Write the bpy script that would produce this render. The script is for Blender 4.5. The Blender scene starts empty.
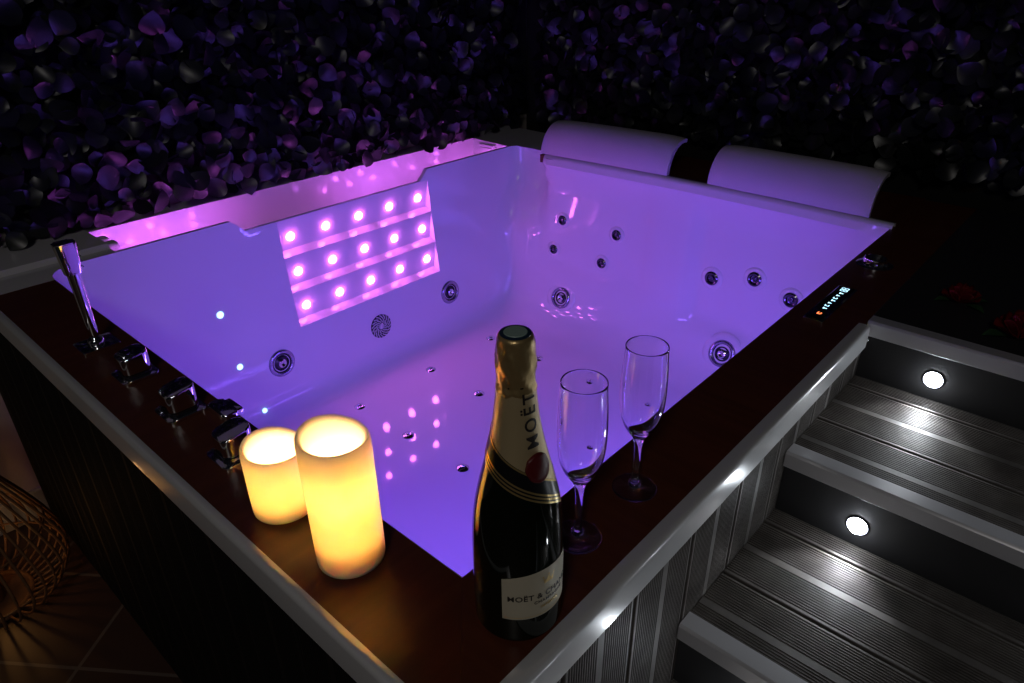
import bpy, bmesh, math, random
from mathutils import Vector, Matrix
random.seed(7)
SC = bpy.context.scene
COL = SC.collection
PI = math.pi
sin, cos = math.sin, math.cos
RIM = 0.73            # height of the tub rim above the floor; all z below are measured from the rim

# ------------------------------------------------------------------ helpers
def link(o, parent=None):
    COL.objects.link(o)
    if parent is not None:
        o.parent = parent
    return o

def mesh_obj(name, verts, faces, mats, parent=None, smooth=False, idx=None, sharp=None):
    me = bpy.data.meshes.new(name)
    me.from_pydata([tuple(v) for v in verts], [], faces)
    if not isinstance(mats, (list, tuple)):
        mats = [mats]
    for m in mats:
        me.materials.append(m)
    if idx:
        for p, i in zip(me.polygons, idx):
            p.material_index = i
    for p in me.polygons:
        p.use_smooth = smooth
    if smooth and sharp:
        me.set_sharp_from_angle(angle=math.radians(sharp))
    me.update()
    return link(bpy.data.objects.new(name, me), parent)

def bm_obj(name, bm, mats, parent=None, smooth=False, sharp=None, norm=True):
    if norm:
        bmesh.ops.recalc_face_normals(bm, faces=bm.faces)
    me = bpy.data.meshes.new(name)
    bm.to_mesh(me); bm.free()
    if not isinstance(mats, (list, tuple)):
        mats = [mats]
    for m in mats:
        me.materials.append(m)
    for p in me.polygons:
        p.use_smooth = smooth
    if smooth and sharp:
        me.set_sharp_from_angle(angle=math.radians(sharp))
    return link(bpy.data.objects.new(name, me), parent)

def empty(name, loc=(0, 0, 0), rz=0):
    o = bpy.data.objects.new(name, None)
    o.location = loc; o.rotation_euler = (0, 0, rz); o.empty_display_size = .05
    return link(o)

def tag(o, label=None, cat=None, group=None, kind=None):
    if label: o['label'] = label
    if cat: o['category'] = cat
    if group: o['group'] = group
    if kind: o['kind'] = kind
    return o

def box(bm, lo, hi, bev=0.0, seg=2):
    vs = [bm.verts.new((x, y, z)) for x in (lo[0], hi[0]) for y in (lo[1], hi[1]) for z in (lo[2], hi[2])]
    fs = [(0, 1, 3, 2), (4, 6, 7, 5), (0, 4, 5, 1), (2, 3, 7, 6), (0, 2, 6, 4), (1, 5, 7, 3)]
    faces = [bm.faces.new([vs[i] for i in f]) for f in fs]
    if bev > 0:
        es = list({e for f in faces for e in f.edges})
        bmesh.ops.bevel(bm, geom=es, offset=bev, segments=seg, affect='EDGES', profile=.5)

def prism(bm, poly, z0, z1, bev=0.0, seg=2, zfun=None):
    n = len(poly)
    a = [bm.verts.new((x, y, z0)) for x, y in poly]
    b = [bm.verts.new((x, y, z1 if zfun is None else zfun(x, y))) for x, y in poly]
    bm.faces.new(a[::-1]); top = bm.faces.new(b)
    for i in range(n):
        bm.faces.new((a[i], a[(i + 1) % n], b[(i + 1) % n], b[i]))
    if bev > 0:
        bmesh.ops.bevel(bm, geom=list(top.edges), offset=bev, segments=seg, affect='EDGES', profile=.5)

def lathe(bm, prof, seg=48, M=None, cap0=True, cap1=True):
    """prof: list of (r, z)"""
    rings = []
    M = M or Matrix.Identity(4)
    for r, z in prof:
        if r < 1e-6:
            rings.append([bm.verts.new(M @ Vector((0, 0, z)))])
        else:
            rings.append([bm.verts.new(M @ Vector((r * cos(2 * PI * k / seg), r * sin(2 * PI * k / seg), z))) for k in range(seg)])
    for A, B in zip(rings[:-1], rings[1:]):
        if len(A) == 1 and len(B) == 1: continue
        for k in range(seg):
            k2 = (k + 1) % seg
            if len(A) == 1: bm.faces.new((A[0], B[k2], B[k]))
            elif len(B) == 1: bm.faces.new((A[k], A[k2], B[0]))
            else: bm.faces.new((A[k], A[k2], B[k2], B[k]))
    if cap0 and len(rings[0]) > 1: bm.faces.new(rings[0][::-1])
    if cap1 and len(rings[-1]) > 1: bm.faces.new(rings[-1])
    return rings

def tube(bm, pts, r, seg=8, closed=False, cap=True):
    pts = [Vector(p) for p in pts]
    n = len(pts); rings = []
    up = Vector((0, 0, 1))
    for i, p in enumerate(pts):
        if closed: t = pts[(i + 1) % n] - pts[i - 1]
        else: t = pts[min(i + 1, n - 1)] - pts[max(i - 1, 0)]
        t.normalize()
        u = t.cross(up)
        if u.length < .05: u = t.cross(Vector((1, 0, 0)))
        u.normalize(); v = t.cross(u)
        rr = r[i] if isinstance(r, (list, tuple)) else r
        rings.append([bm.verts.new(p + (u * cos(2 * PI * k / seg) + v * sin(2 * PI * k / seg)) * rr) for k in range(seg)])
    m = n if closed else n - 1
    for i in range(m):
        A, B = rings[i], rings[(i + 1) % n]
        for k in range(seg):
            bm.faces.new((A[k], A[(k + 1) % seg], B[(k + 1) % seg], B[k]))
    if cap and not closed:
        bm.faces.new(rings[0][::-1]); bm.faces.new(rings[-1])

def rrect(cx, cy, hx, hy, r, n=6):
    out = []
    for sx, sy, a0 in ((1, 1, 0), (-1, 1, 90), (-1, -1, 180), (1, -1, 270)):
        for k in range(n + 1):
            a = math.radians(a0 + 90 * k / n)
            out.append((cx + sx * (hx - r) + r * cos(a), cy + sy * (hy - r) + r * sin(a)))
    return out

def sm(x, a, b):
    t = max(0, min(1, (x - a) / (b - a)))
    return t * t * (3 - 2 * t)

# ------------------------------------------------------------------ materials
def mat(name, col, rough=.5, metal=0, spec=.5, emit=None, estr=0, coat=0, trans=0, ior=1.5, noise=None, bump=None, sss=None):
    m = bpy.data.materials.new(name); m.use_nodes = True
    nt = m.node_tree; b = nt.nodes['Principled BSDF']
    b.inputs['Base Color'].default_value = (*col, 1)
    b.inputs['Roughness'].default_value = rough
    b.inputs['Metallic'].default_value = metal
    b.inputs['Specular IOR Level'].default_value = spec
    b.inputs['Coat Weight'].default_value = coat
    b.inputs['Transmission Weight'].default_value = trans
    b.inputs['IOR'].default_value = ior
    if emit:
        b.inputs['Emission Color'].default_value = (*emit, 1)
        b.inputs['Emission Strength'].default_value = estr
    tc = nt.nodes.new('ShaderNodeTexCoord')
    if noise:   # (scale vector, colour2, contrast lo, hi)
        mp = nt.nodes.new('ShaderNodeMapping'); mp.inputs['Scale'].default_value = noise[0]
        nz = nt.nodes.new('ShaderNodeTexNoise'); nz.inputs['Scale'].default_value = 1; nz.inputs['Detail'].default_value = 5
        cr = nt.nodes.new('ShaderNodeValToRGB')
        cr.color_ramp.elements[0].position = noise[2]; cr.color_ramp.elements[0].color = (*col, 1)
        cr.color_ramp.elements[1].position = noise[3]; cr.color_ramp.elements[1].color = (*noise[1], 1)
        nt.links.new(tc.outputs['Object'], mp.inputs[0]); nt.links.new(mp.outputs[0], nz.inputs['Vector'])
        nt.links.new(nz.outputs['Fac'], cr.inputs[0]); nt.links.new(cr.outputs[0], b.inputs['Base Color'])
    if bump:    # (scale vector, strength, distance)
        mp = nt.nodes.new('ShaderNodeMapping'); mp.inputs['Scale'].default_value = bump[0]
        nz = nt.nodes.new('ShaderNodeTexNoise'); nz.inputs['Scale'].default_value = 1; nz.inputs['Detail'].default_value = 4
        bp = nt.nodes.new('ShaderNodeBump'); bp.inputs['Strength'].default_value = bump[1]; bp.inputs['Distance'].default_value = bump[2]
        nt.links.new(tc.outputs['Object'], mp.inputs[0]); nt.links.new(mp.outputs[0], nz.inputs['Vector'])
        nt.links.new(nz.outputs['Fac'], bp.inputs['Height']); nt.links.new(bp.outputs[0], b.inputs['Normal'])
    if sss:
        b.inputs['Subsurface Weight'].default_value = 1
        b.inputs['Subsurface Radius'].default_value = sss[0]
        b.inputs['Subsurface Scale'].default_value = sss[1]
    return m

M = {}
M['acrylic'] = mat('white_acrylic', (.80, .78, .82), .045, spec=.5)
M['trough'] = mat('trough_acrylic', (.80, .80, .82), .12)
M['wood'] = mat('dark_red_wood', (.085, .022, .010), .30, spec=.32, noise=((3, 60, 60), (.12, .032, .014), .35, .7))
M['woodx'] = mat('dark_red_wood_crosswise', (.085, .022, .010), .30, spec=.32, noise=((60, 3, 60), (.12, .032, .014), .35, .7))
M['alu'] = mat('brushed_aluminium', (.62, .62, .65), .30, metal=.35, bump=((200, 4, 200), .05, .001))
M['trim'] = mat('satin_white_trim', (.70, .70, .71), .25, metal=.15, coat=.3)
M['compo'] = mat('grooved_composite', (.070, .062, .057), .52, spec=.5, noise=((30, 30, 30), (.12, .108, .10), .3, .7))
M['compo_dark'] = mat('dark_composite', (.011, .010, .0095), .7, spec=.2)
M['riser'] = mat('black_riser', (.028, .028, .030), .38, spec=.4)
M['black'] = mat('matt_black', (.006, .006, .007), .6)
M['chrome'] = mat('chrome', (.82, .82, .85), .07, metal=1)
M['jet_ring'] = mat('jet_ring', (.42, .42, .52), .12, metal=.8)
M['chrome_dark'] = mat('smoked_chrome', (.12, .12, .15), .15, metal=.9)
M['jet_dark'] = mat('jet_bore', (.02, .02, .03), .25)
M['jet_grey'] = mat('jet_grey_plastic', (.62, .62, .66), .3)
M['foam'] = mat('pillow_foam', (.60, .57, .62), .42, bump=((90, 90, 90), .08, .001))
M['led_pink'] = mat('pink_led', (1, .8, 1), .3, emit=(.95, .17, 1), estr=34)
M['glint_cyan'] = mat('cyan_glint', (.5, .9, 1), .3, emit=(.35, .75, 1), estr=2.6)  # glow of the imitated reflections on the panel wall
M['led_white'] = mat('white_led', (1, 1, 1), .3, emit=(.86, .93, 1), estr=60)
M['lamp_violet'] = mat('violet_lamp_lens', (.6, .4, 1), .3, emit=(.4, .22, 1), estr=3)
M['leaf'] = mat('hedge_leaf', (.006, .008, .007), .33, spec=.42, noise=((11, 11, 11), (.023, .026, .024), .40, .75))
M['hedge_back'] = mat('hedge_backing', (.004, .005, .004), .9)
M['plaster'] = mat('plaster_wall', (.42, .38, .34), .85, bump=((40, 40, 40), .1, .002))
M['skirting'] = mat('skirting_white', (.55, .52, .48), .5)
M['gold'] = mat('gold_foil', (.62, .44, .20), .34, metal=.75, bump=((160, 160, 160), .35, .002))
M['gold_flat'] = mat('pale_gold_foil', (.64, .50, .28), .38, metal=.45)
M['gold_line'] = mat('gold_print', (.75, .55, .22), .3, metal=.8)
M['cap_teal'] = mat('foil_cap_teal', (.30, .42, .38), .35)
M['cap_dark'] = mat('foil_cap_ring', (.01, .03, .06), .3)
M['bottle'] = mat('dark_green_glass', (.004, .007, .004), .05, spec=.6)
M['ribbon'] = mat('black_ribbon', (.008, .008, .009), .3)
M['seal'] = mat('red_wax_seal', (.11, .003, .005), .45)
M['label'] = mat('cream_label', (.62, .56, .42), .55)
M['ink'] = mat('label_ink', (.02, .012, .01), .5)
M['cane'] = mat('rattan_cane', (.27, .13, .055), .5, noise=((30, 30, 30), (.17, .08, .035), .3, .7))
M['bulb'] = mat('warm_bulb', (1, .7, .3), .3, emit=(1, .45, .10), estr=8)
M['screen'] = mat('black_glass_panel', (.003, .006, .010), .06)
M['icon'] = mat('lit_cyan_icon', (.4, .8, 1), .4, emit=(.50, .85, 1), estr=1.6)
M['icon_o'] = mat('lit_orange_icon', (1, .3, .1), .4, emit=(1, .25, .08), estr=1.5)
M['petal'] = mat('red_petal', (.28, .008, .010), .6)
M['stem'] = mat('green_leaf_fabric', (.02, .07, .02), .6)
M['flame'] = mat('led_flame', (1, .8, .4), .3, emit=(1, .62, .2), estr=14)
M['wax'] = mat('ivory_wax', (.96, .86, .72), .5, sss=((1.0, .80, .55), .02))

def glass_mat():
    m = bpy.data.materials.new('clear_glass'); m.use_nodes = True
    b = m.node_tree.nodes['Principled BSDF']
    b.inputs['Base Color'].default_value = (1, 1, 1, 1); b.inputs['Roughness'].default_value = 0.0
    b.inputs['Transmission Weight'].default_value = 1; b.inputs['IOR'].default_value = 1.45
    return m
M['glass'] = glass_mat()

def tile_mat():
    m = bpy.data.materials.new('dark_floor_tiles'); m.use_nodes = True
    nt = m.node_tree; b = nt.nodes['Principled BSDF']
    tc = nt.nodes.new('ShaderNodeTexCoord'); br = nt.nodes.new('ShaderNodeTexBrick')
    mp = nt.nodes.new('ShaderNodeMapping'); mp.inputs['Location'].default_value = (-.358, -.905, 0)
    mp.inputs['Rotation'].default_value = (0, 0, math.radians(-36.87))
    br.offset = 0; br.inputs['Scale'].default_value = 1; br.inputs['Brick Width'].default_value = .245; br.inputs['Row Height'].default_value = .245
    br.inputs['Mortar Size'].default_value = .004
    br.inputs['Color1'].default_value = (.075, .035, .026, 1); br.inputs['Color2'].default_value = (.06, .03, .022, 1)
    br.inputs['Mortar'].default_value = (.16, .12, .10, 1)
    nt.links.new(tc.outputs['Object'], mp.inputs[0]); nt.links.new(mp.outputs[0], br.inputs['Vector'])
    nt.links.new(br.outputs['Color'], b.inputs['Base Color']); b.inputs['Roughness'].default_value = .45
    return m
M['tile'] = tile_mat()

# ------------------------------------------------------------------ the setting
def struct(name, lo, hi, m):
    bm = bmesh.new(); box(bm, lo, hi)
    return tag(bm_obj(name, bm, m), kind='structure')
struct('floor', (-3.2, -2.6, -RIM - .06), (2.4, 1.52, -RIM), M['tile'])
struct('wall_back', (-3.2, 1.52, -RIM - .06), (1.86, 1.60, 1.7), M['plaster'])
struct('wall_right', (1.86, -2.6, -RIM - .06), (1.94, 1.60, 1.7), M['hedge_back'])
bm = bmesh.new(); box(bm, (-3.2, 1.505, -RIM), (-.122, 1.52, -RIM + .085), .004)
tag(bm_obj('baseboard_back', bm, M['skirting']), kind='structure')

# ------------------------------------------------------------------ the hot tub
tub = empty('hot_tub', (0, 0, -RIM))
tag(tub, 'white acrylic whirlpool tub lit violet, with dark wooden rim and composite cladding', 'hot tub')
OFF = Vector((0, 0, RIM))     # parts are written in rim coordinates; shift into the tub's frame
def tp(o, parent=None):
    """parent o to tub (or a part of it), keeping rim coordinates"""
    if parent is None:
        o.parent = tub; o.location = o.location + OFF
    else:
        o.parent = parent
    return o

ZF = -.57
FIL = .065
PX0, PX1 = .55, 1.088
PZ0, PZ1 = -.036, -.338
XR = 1.420
def rim_x(y):      # the slightly bowed top edge on the pillow side
    return XR + .022 * sin(PI * max(0, min(1, (y + .01) / 1.1)))
def ytop(z):       # the wall with the light panel leans back a little
    return 1.265 - .045 * sm(-z, 0, .55) 
def side_x1(y, z):
    d = .018 * sm(-z, .10, .38) + .11 * max(0, (-z - .40)) + .9 * max(0, -z - .40) ** 2 * 2.2
    x = rim_x(y) - d
    # moulded back rests (gentle hollows)
    def hollow(y0, y1, z0, z1, e=.024):
        return sm(y, y0, y0 + e) * (1 - sm(y, y1 - e, y1)) * sm(z, z0, z0 + e) * (1 - sm(z, z1 - e, z1))
    x += .022 * hollow(.04, .53, -.43, -.05) + .013 * hollow(.66, 1.13, -.385, -.05)
    x += .012 * sm(-z, .01, .10)
    # flare in the far corner
    x += .10 * sm(y, 1.06, 1.13) * sm(z, -.30, 0)
    return x
def ztop(x):
    return -.033 * sm(x, .425, .46) * (1 - sm(x, 1.055, 1.09))

# ring parameterisation: list of ('side', s) samples
def frange(a, b, n): return [a + (b - a) * i / n for i in range(n + 1)]
xs_top = sorted(set([round(v, 5) for v in frange(.085, 1.38, 30)] + [.425, .44, .46, PX0, PX1, 1.055, 1.07]))
xs_top = [x for x in xs_top if not (x not in (.425, .44, .46, PX0, PX1, 1.055, 1.07) and any(abs(x - q) < .012 for q in (.425, .44, .46, PX0, PX1, 1.055, 1.07)))]
ys_r = frange(.05, 1.20, 46)
def ring(z, inset=0.0):
    """points round the basin at height z, corner fillets included, counter-clockwise from the near corner"""
    X0 = .0005 + .02 * sm(-z, 0, .55) + inset; Y0 = -.010 + .02 * sm(-z, 0, .55) + inset
    Y1 = ytop(z) - inset
    out = []
    # near side y0, from x small to large
    for x in frange(.03, 1.37, 16): out.append((x, Y0, 'y0', x))
    # corner x1,y0
    xb = side_x1(.05, z) - inset
    c = (xb - .02, Y0 + .02)
    for k in range(1, 6):
        a = -PI / 2 + k * PI / 12; out.append((c[0] + .02 * cos(a), c[1] + .02 * sin(a), 'c', k))
    for y in ys_r: out.append((side_x1(y, z) - inset, y if y < 1.19 else min(y, Y1 - .03), 'x1', y))
    xb = side_x1(1.2, z) - inset
    rr = Y1 - 1.20 if Y1 > 1.215 else .015
    rx = .05 + .05 * sm(-z, 0, .4)
    y1s = min(1.20, Y1 - .03)
    for k in range(1, 7):
        a = k * PI / 14
        out.append((xb - rx + rx * cos(a), y1s + (Y1 - y1s) * sin(a), 'c', k))
    for x in reversed(xs_top):
        out.append((min(x, xb - rx), Y1, 'y1', x))
    rl = .06
    for k in range(1, 7):
        a = PI / 2 + k * PI / 14
        out.append((X0 + rl + rl * cos(a), Y1 - rl + rl * sin(a), 'c', k))
    for y in frange(1.12, .03, 16)[0:]: out.append((X0, y, 'x0', y))
    for k in range(1, 6):
        a = PI + k * PI / 12; out.append((X0 + .012 + .012 * cos(a), Y0 + .012 + .012 * sin(a), 'c', k))
    return out

zs = [0, -.018, PZ0, -.06, -.09, -.12, -.15, -.18, -.21, -.24, -.27, -.30, -.32, PZ1, -.365, -.39, -.415, -.44, -.465, -.49, ZF + FIL]
levels = [(z, 0.0) for z in zs]
for k in range(1, 7):
    a = k * PI / 12
    levels.append((ZF + FIL * (1 - sin(a)), FIL * (1 - cos(a))))
rings = [ring(z, i) for z, i in levels]
N = len(rings[0])
verts, faces = [], []
for li, ((z, ins), rg) in enumerate(zip(levels, rings)):
    for (x, y, s, q) in rg:
        zz = z
        if s == 'y1' and li == 0: zz = ztop(q)
        if s == 'y1' and li == 1: zz = min(z, ztop(q) - .0008)
        # groove just under the rim on the pillow side
        if s == 'x1' and li == 1: x -= .006
        if s == 'x1' and li == 2: x += .004
        verts.append((x, y, zz))
hole = set()
for li in range(len(levels) - 1):
    for k in range(N):
        k2 = (k + 1) % N
        a, b = rings[li][k], rings[li][k2]
        za, zb = levels[li][0], levels[li + 1][0]
        if a[2] == 'y1' and b[2] == 'y1' and min(a[3], b[3]) >= PX0 - 1e-6 and max(a[3], b[3]) <= PX1 + 1e-6 and za <= PZ0 + 1e-6 and zb >= PZ1 - 1e-6:
            continue
        faces.append((li * N + k, (li + 1) * N + k, (li + 1) * N + k2, li * N + k2))
# floor of the basin: ring of vertices joined to the centre in two steps
base = (len(levels) - 1) * N
cx, cy = .69, .62
c0 = len(verts)
for k in range(N):
    x, y, z = verts[base + k]
    verts.append((cx + (x - cx) * .5, cy + (y - cy) * .5, ZF - .001))
verts.append((cx, cy, ZF - .002))
for k in range(N):
    k2 = (k + 1) % N
    faces.append((base + k, c0 + k, c0 + k2, base + k2))
    faces.append((c0 + k, c0 + N, c0 + k2))
basin = mesh_obj('basin', verts, faces, M['acrylic'], smooth=True, sharp=40)
tp(basin)

# white ledge behind the light-panel wall, the trough cut into it, and its left and right shoulders
bm = bmesh.new()
def quad(*p): bm.faces.new([bm.verts.new(q) for q in p])
top = [verts[k] + (rings[0][k][2],) for k in range(N)]
LB = 1.512
TX0, TX1, TY0, TY1, TZ = .150, 1.475, 1.279, 1.445, -.095
left = [t for i, t in enumerate(top) if (rings[0][i][2] == 'c' and t[0] < .1 and t[1] > 1.1) or (rings[0][i][2] == 'y1' and t[0] <= .15)]
left = sorted(left, key=lambda t: (t[0], t[1]))
pl = [(t[0], t[1], 0) for t in left] + [(TX0, 1.265, 0)]
for a, b in zip(pl[:-1], pl[1:]):
    quad((a[0], a[1], 0), (b[0], b[1], 0), (b[0], 1.30, .0), (a[0], 1.30, .0))
quad((-.135, 1.2005, 0), (pl[0][0], 1.2005, 0), (pl[0][0], 1.30, 0), (-.135, 1.30, 0))
quad((pl[0][0], pl[0][1], 0), (pl[0][0] + .0005, pl[0][1], 0), (pl[0][0] + .0005, 1.21, 0), (pl[0][0], 1.21, 0))
quad((-.135, 1.30, 0), (TX0, 1.30, 0), (TX0, 1.312, .010), (-.135, 1.312, .010))
quad((-.135, 1.312, .010), (TX0, 1.312, .010), (TX0, LB, .010), (-.135, LB, .010))
# outer end face of the ledge
bm.faces.new([bm.verts.new(q) for q in ((-.135, 1.2005, 0), (-.135, 1.30, 0), (-.135, 1.312, .01), (-.135, LB, .01), (-.135, LB, -.035), (-.135, 1.2005, -.035))])
# strip in front of the trough (thickness of the spill wall) following the notch
xs2 = [x for x in xs_top if x > TX0 and x < TX1]
xs2 = [TX0] + xs2 + [TX1]
for a, b in zip(xs2[:-1], xs2[1:]):
    ya = ytop(0)
    quad((a, ya, ztop(a)), (b, ya, ztop(b)), (b, TY0, ztop(b) - .001), (a, TY0, ztop(a) - .001))
    quad((a, TY0, ztop(a) - .001), (b, TY0, ztop(b) - .001), (b, TY0, TZ), (a, TY0, TZ))
# back strip
quad((TX0, TY1, .004), (TX1, TY1, .004), (TX1, LB, .004), (TX0, LB, .004))
# right shoulder up to the hedge, around the far corner
quad((TX1, 1.262, 0), (1.535, 1.262, 0), (1.535, LB, .003), (TX1, LB, .004))
quad((1.50, 1.10, 0), (1.72, 1.10, 0), (1.72, 1.262, 0), (1.50, 1.262, 0))
quad((1.535, 1.262, 0), (1.72, 1.262, 0), (1.72, LB, .003), (1.535, LB, .003))
bm_led = bm_obj('ledge', bm, M['acrylic'], norm=False)
tp(bm_led)
bm = bmesh.new()
# the trough: back wall, floor, ends (left end stepped)
quad((TX0, TY1, .004), (TX1, TY1, .004), (TX1, TY1, TZ), (TX0, TY1, TZ))
quad((TX0, TY0, TZ), (TX1, TY0, TZ), (TX1, TY1, TZ), (TX0, TY1, TZ))
quad((TX1, TY0, 0), (TX1, TY1, .004), (TX1, TY1, TZ), (TX1, TY0, TZ))
quad((TX0, 1.265, 0), (TX0, 1.30, 0), (TX0, 1.30, TZ), (TX0, 1.265, TZ))
quad((TX0, 1.30, 0), (TX0, 1.312, .010), (TX0, TY1, .010), (TX0, TY1, TZ), (TX0, 1.30, TZ))
tr = tp(bm_obj('waterfall_trough', bm, M['trough'], norm=False))
bm = bmesh.new(); box(bm, (TX1 - .014, TY0 + .05, -.062), (TX1 - .001, TY0 + .125, -.006), .003)
box(bm, (TX1 - .018, TY0 + .060, -.052), (TX1 - .0135, TY0 + .115, -.016), .002)
tp(bm_obj('overflow_plate', bm, M['trough'], smooth=False))
bm = bmesh.new()
for x, y in ((TX0 + .012, 1.325), (TX0 + .01, 1.372)):
    box(bm, (x - .014, y - .018, -.03), (x + .012, y + .016, .008), .006)
tp(bm_obj('trough_bracket', bm, M['trough']))

# the light panel: three slanted bands over little ledges
bm = bmesh.new()
rowh = (PZ0 - PZ1) / 3
REC = .023
rows = []
for r in range(3):
    zt = PZ0 - r * rowh; zb = zt - rowh
    yt, yb = ytop(zt), ytop(zb)
    zl = zb + .013
    A = [(PX0, yt + .001, zt), (PX1, yt + .001, zt), (PX1 - .004, yb + REC, zl), (PX0 + .004, yb + REC, zl)]
    quad(*A)
    quad((PX0 + .004, yb + REC, zl), (PX1 - .004, yb + REC, zl), (PX1, yb, zb), (PX0, yb, zb))
    for px, qx in ((PX0, PX0 + .004), (PX1, PX1 - .004)):
        quad((px, yt + .001, zt), (qx, yb + REC, zl), (px, yb, zb))
    rows.append((zt, zl, yt, yb + REC))
lp = tp(bm_obj('light_panel', bm, M['acrylic'], norm=False))
lp['label'] = 'stepped panel of three glowing bands dotted with lights'
for r, (zt, zl, yt, yb) in enumerate(rows):
    for k in range(5):
        f = .57
        x = PX0 + (PX1 - PX0) * (.070 + .214 * k + (.002 * r))
        y = yt + (yb - yt) * f; z = zt + (zl - zt) * f
        nrm = Vector((0, -(zt - zl), -(yb - yt))).normalized()   # face normal: towards the tub and down
        Mx = Matrix.Translation((x, y, z)) @ nrm.to_track_quat('Z', 'Y').to_matrix().to_4x4()
        bm = bmesh.new(); lathe(bm, [(.0118, -.002), (.0118, .002), (.0095, .006), (.005, .0088), (0, .0098)], 20, Mx)
        o = bm_obj('led_light', bm, M['led_pink'], lp, smooth=True)

# lights hidden in the trough (they shine on its back wall)
def point(name, loc, e, col, r=.02):
    d = bpy.data.lights.new(name, 'POINT'); d.energy = e; d.color = col; d.shadow_soft_size = r
    o = bpy.data.objects.new(name, d); o.location = loc; link(o); return o
for x in (.20, .29, .38, .47, .92, 1.02, 1.12, 1.30, 1.42):
    bm = bmesh.new(); lathe(bm, [(.008, 0), (.008, .004), (.005, .008), (0, .009)], 12, Matrix.Translation((x, TY0 + .02, TZ)))
    tp(bm_obj('trough_light', bm, M['led_pink'], smooth=True))

# --- jets
def surf_matrix(p, n):
    return Matrix.Translation(p) @ Vector(n).to_track_quat('Z', 'X').to_matrix().to_4x4()
def jet(p, n, R, name='water_jet', boss=False):
    Mx = surf_matrix(p, n)
    bm = bmesh.new()
    lathe(bm, [(R, -.003), (R, .002), (R * .93, .0055), (R * .80, .0065), (R * .72, .004), (R * .70, -.001)], 40, Mx, cap1=False)
    o = tp(bm_obj(name, bm, M['jet_ring'], smooth=True, sharp=50))
    if boss:
        bm = bmesh.new(); lathe(bm, [(R * 1.55, -.003), (R * 1.5, .001), (R * 1.25, .0035), (R * 1.02, .003), (R * 1.0, -.002)], 40, Mx, cap1=False)
        bm_obj('boss', bm, M['acrylic'], o, smooth=True, sharp=60)
    bm = bmesh.new()
    lathe(bm, [(R * .72, .002), (R * .60, -.0005), (R * .50, .002), (R * .44, .004), (R * .42, .0005), (0, .0005)], 32, Mx, cap0=False)
    bm_obj('jet_insert', bm, M['jet_dark'], o, smooth=True, sharp=40)
    bm = bmesh.new()
    lathe(bm, [(R * .30, -.001), (R * .30, .006), (R * .22, .0075), (R * .15, .006), (R * .14, .001), (0, .001)], 24, Mx)
    bm_obj('nozzle', bm, M['chrome'], o, smooth=True, sharp=40)
    return o
def small_jet(p, n, R):
    Mx = surf_matrix(p, n)
    bm = bmesh.new()   # moulded white boss ring
    lathe(bm, [(R * 1.7, -.002), (R * 1.6, .0025), (R * 1.2, .004), (R, .003), (R, -.001)], 40, Mx, cap1=False)
    o = tp(bm_obj('small_water_jet', bm, M['acrylic'], smooth=True, sharp=60))
    bm = bmesh.new()
    lathe(bm, [(R, -.001), (R, .005), (R * .8, .0075), (R * .62, .006), (R * .55, .001), (R * .3, 0), (R * .3, .004), (0, .005)], 32, Mx)
    bm_obj('nozzle', bm, M['chrome_dark'], o, smooth=True, sharp=40)
def nx1(y, z):
    e = .004
    a = Vector((side_x1(y + e, z) - side_x1(y - e, z), 2 * e, 0)); b = Vector((side_x1(y, z + e) - side_x1(y, z - e), 0, 2 * e))
    n = a.cross(b); n.normalize()
    return n if n.x < 0 else -n
CAMP = Vector((-.3503, -.3936, .567))
def on_x1(y, z):  # calibration gave (y, z) on the plane x=1.45: slide along the view ray onto the real wall
    P = Vector((1.45, y, z)); d = P - CAMP
    lo, hi = .7, 1.1
    for _ in range(40):
        t = (lo + hi) / 2; q = CAMP + d * t
        if q.x > side_x1(q.y, q.z): hi = t
        else: lo = t
    return CAMP + d * lo
def on_y1(x, z):
    P = Vector((x, 1.25, z)); d = P - CAMP
    lo, hi = .7, 1.1
    for _ in range(40):
        t = (lo + hi) / 2; q = CAMP + d * t
        if q.y > ytop(q.z): hi = t
        else: lo = t
    return CAMP + d * lo
ny = Vector((0, -1, .08)).normalized()
jet(on_y1(.481, -.431), ny, .040)
jet(on_y1(1.141, -.438), ny, .040)
q = on_x1(1.002, -.495); jet(q, nx1(q.y, q.z), .038, boss=True)
q = on_x1(.375, -.493); jet(q, nx1(q.y, q.z), .042, boss=True)
for y, z, R in ((1.002, -.204, .016), (1.038, -.317, .016), (.782, -.206, .017), (.834, -.316, .017), (.441, -.26, .021), (.313, -.227, .021), (.203, -.258, .021)):
    q = on_x1(y, z); small_jet(q, nx1(q.y, q.z), R)
# swirl grille (suction)
q = on_y1(.836, -.451); Mx = surf_matrix(q, ny); R = .038
bm = bmesh.new(); lathe(bm, [(R, -.003), (R, .0025), (R * .98, .0030), (R * .96, .0015), (0, .0015)], 40, Mx)
g = tp(bm_obj('suction_grille', bm, M['jet_dark'], smooth=True, sharp=40))
bm = bmesh.new()
for ring_i, (ra, rb, n) in enumerate(((.34, .64, 13), (.68, .97, 18))):
    for k in range(n):
        a0 = 2 * PI * k / n; pts = []
        for j in range(5):
            f = j / 4; a = a0 + .55 * f * (1 if ring_i == 0 else .7); r = R * (ra + (rb - ra) * f)
            pts.append(Mx @ Vector((r * cos(a), r * sin(a), .0035)))
        tube(bm, pts, .0020, 6)
lathe(bm, [(R * .28, .003), (R * .26, .006), (0, .0065)], 20, Mx)
bm_obj('grille_vanes', bm, M['jet_grey'], g, smooth=True)
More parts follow.
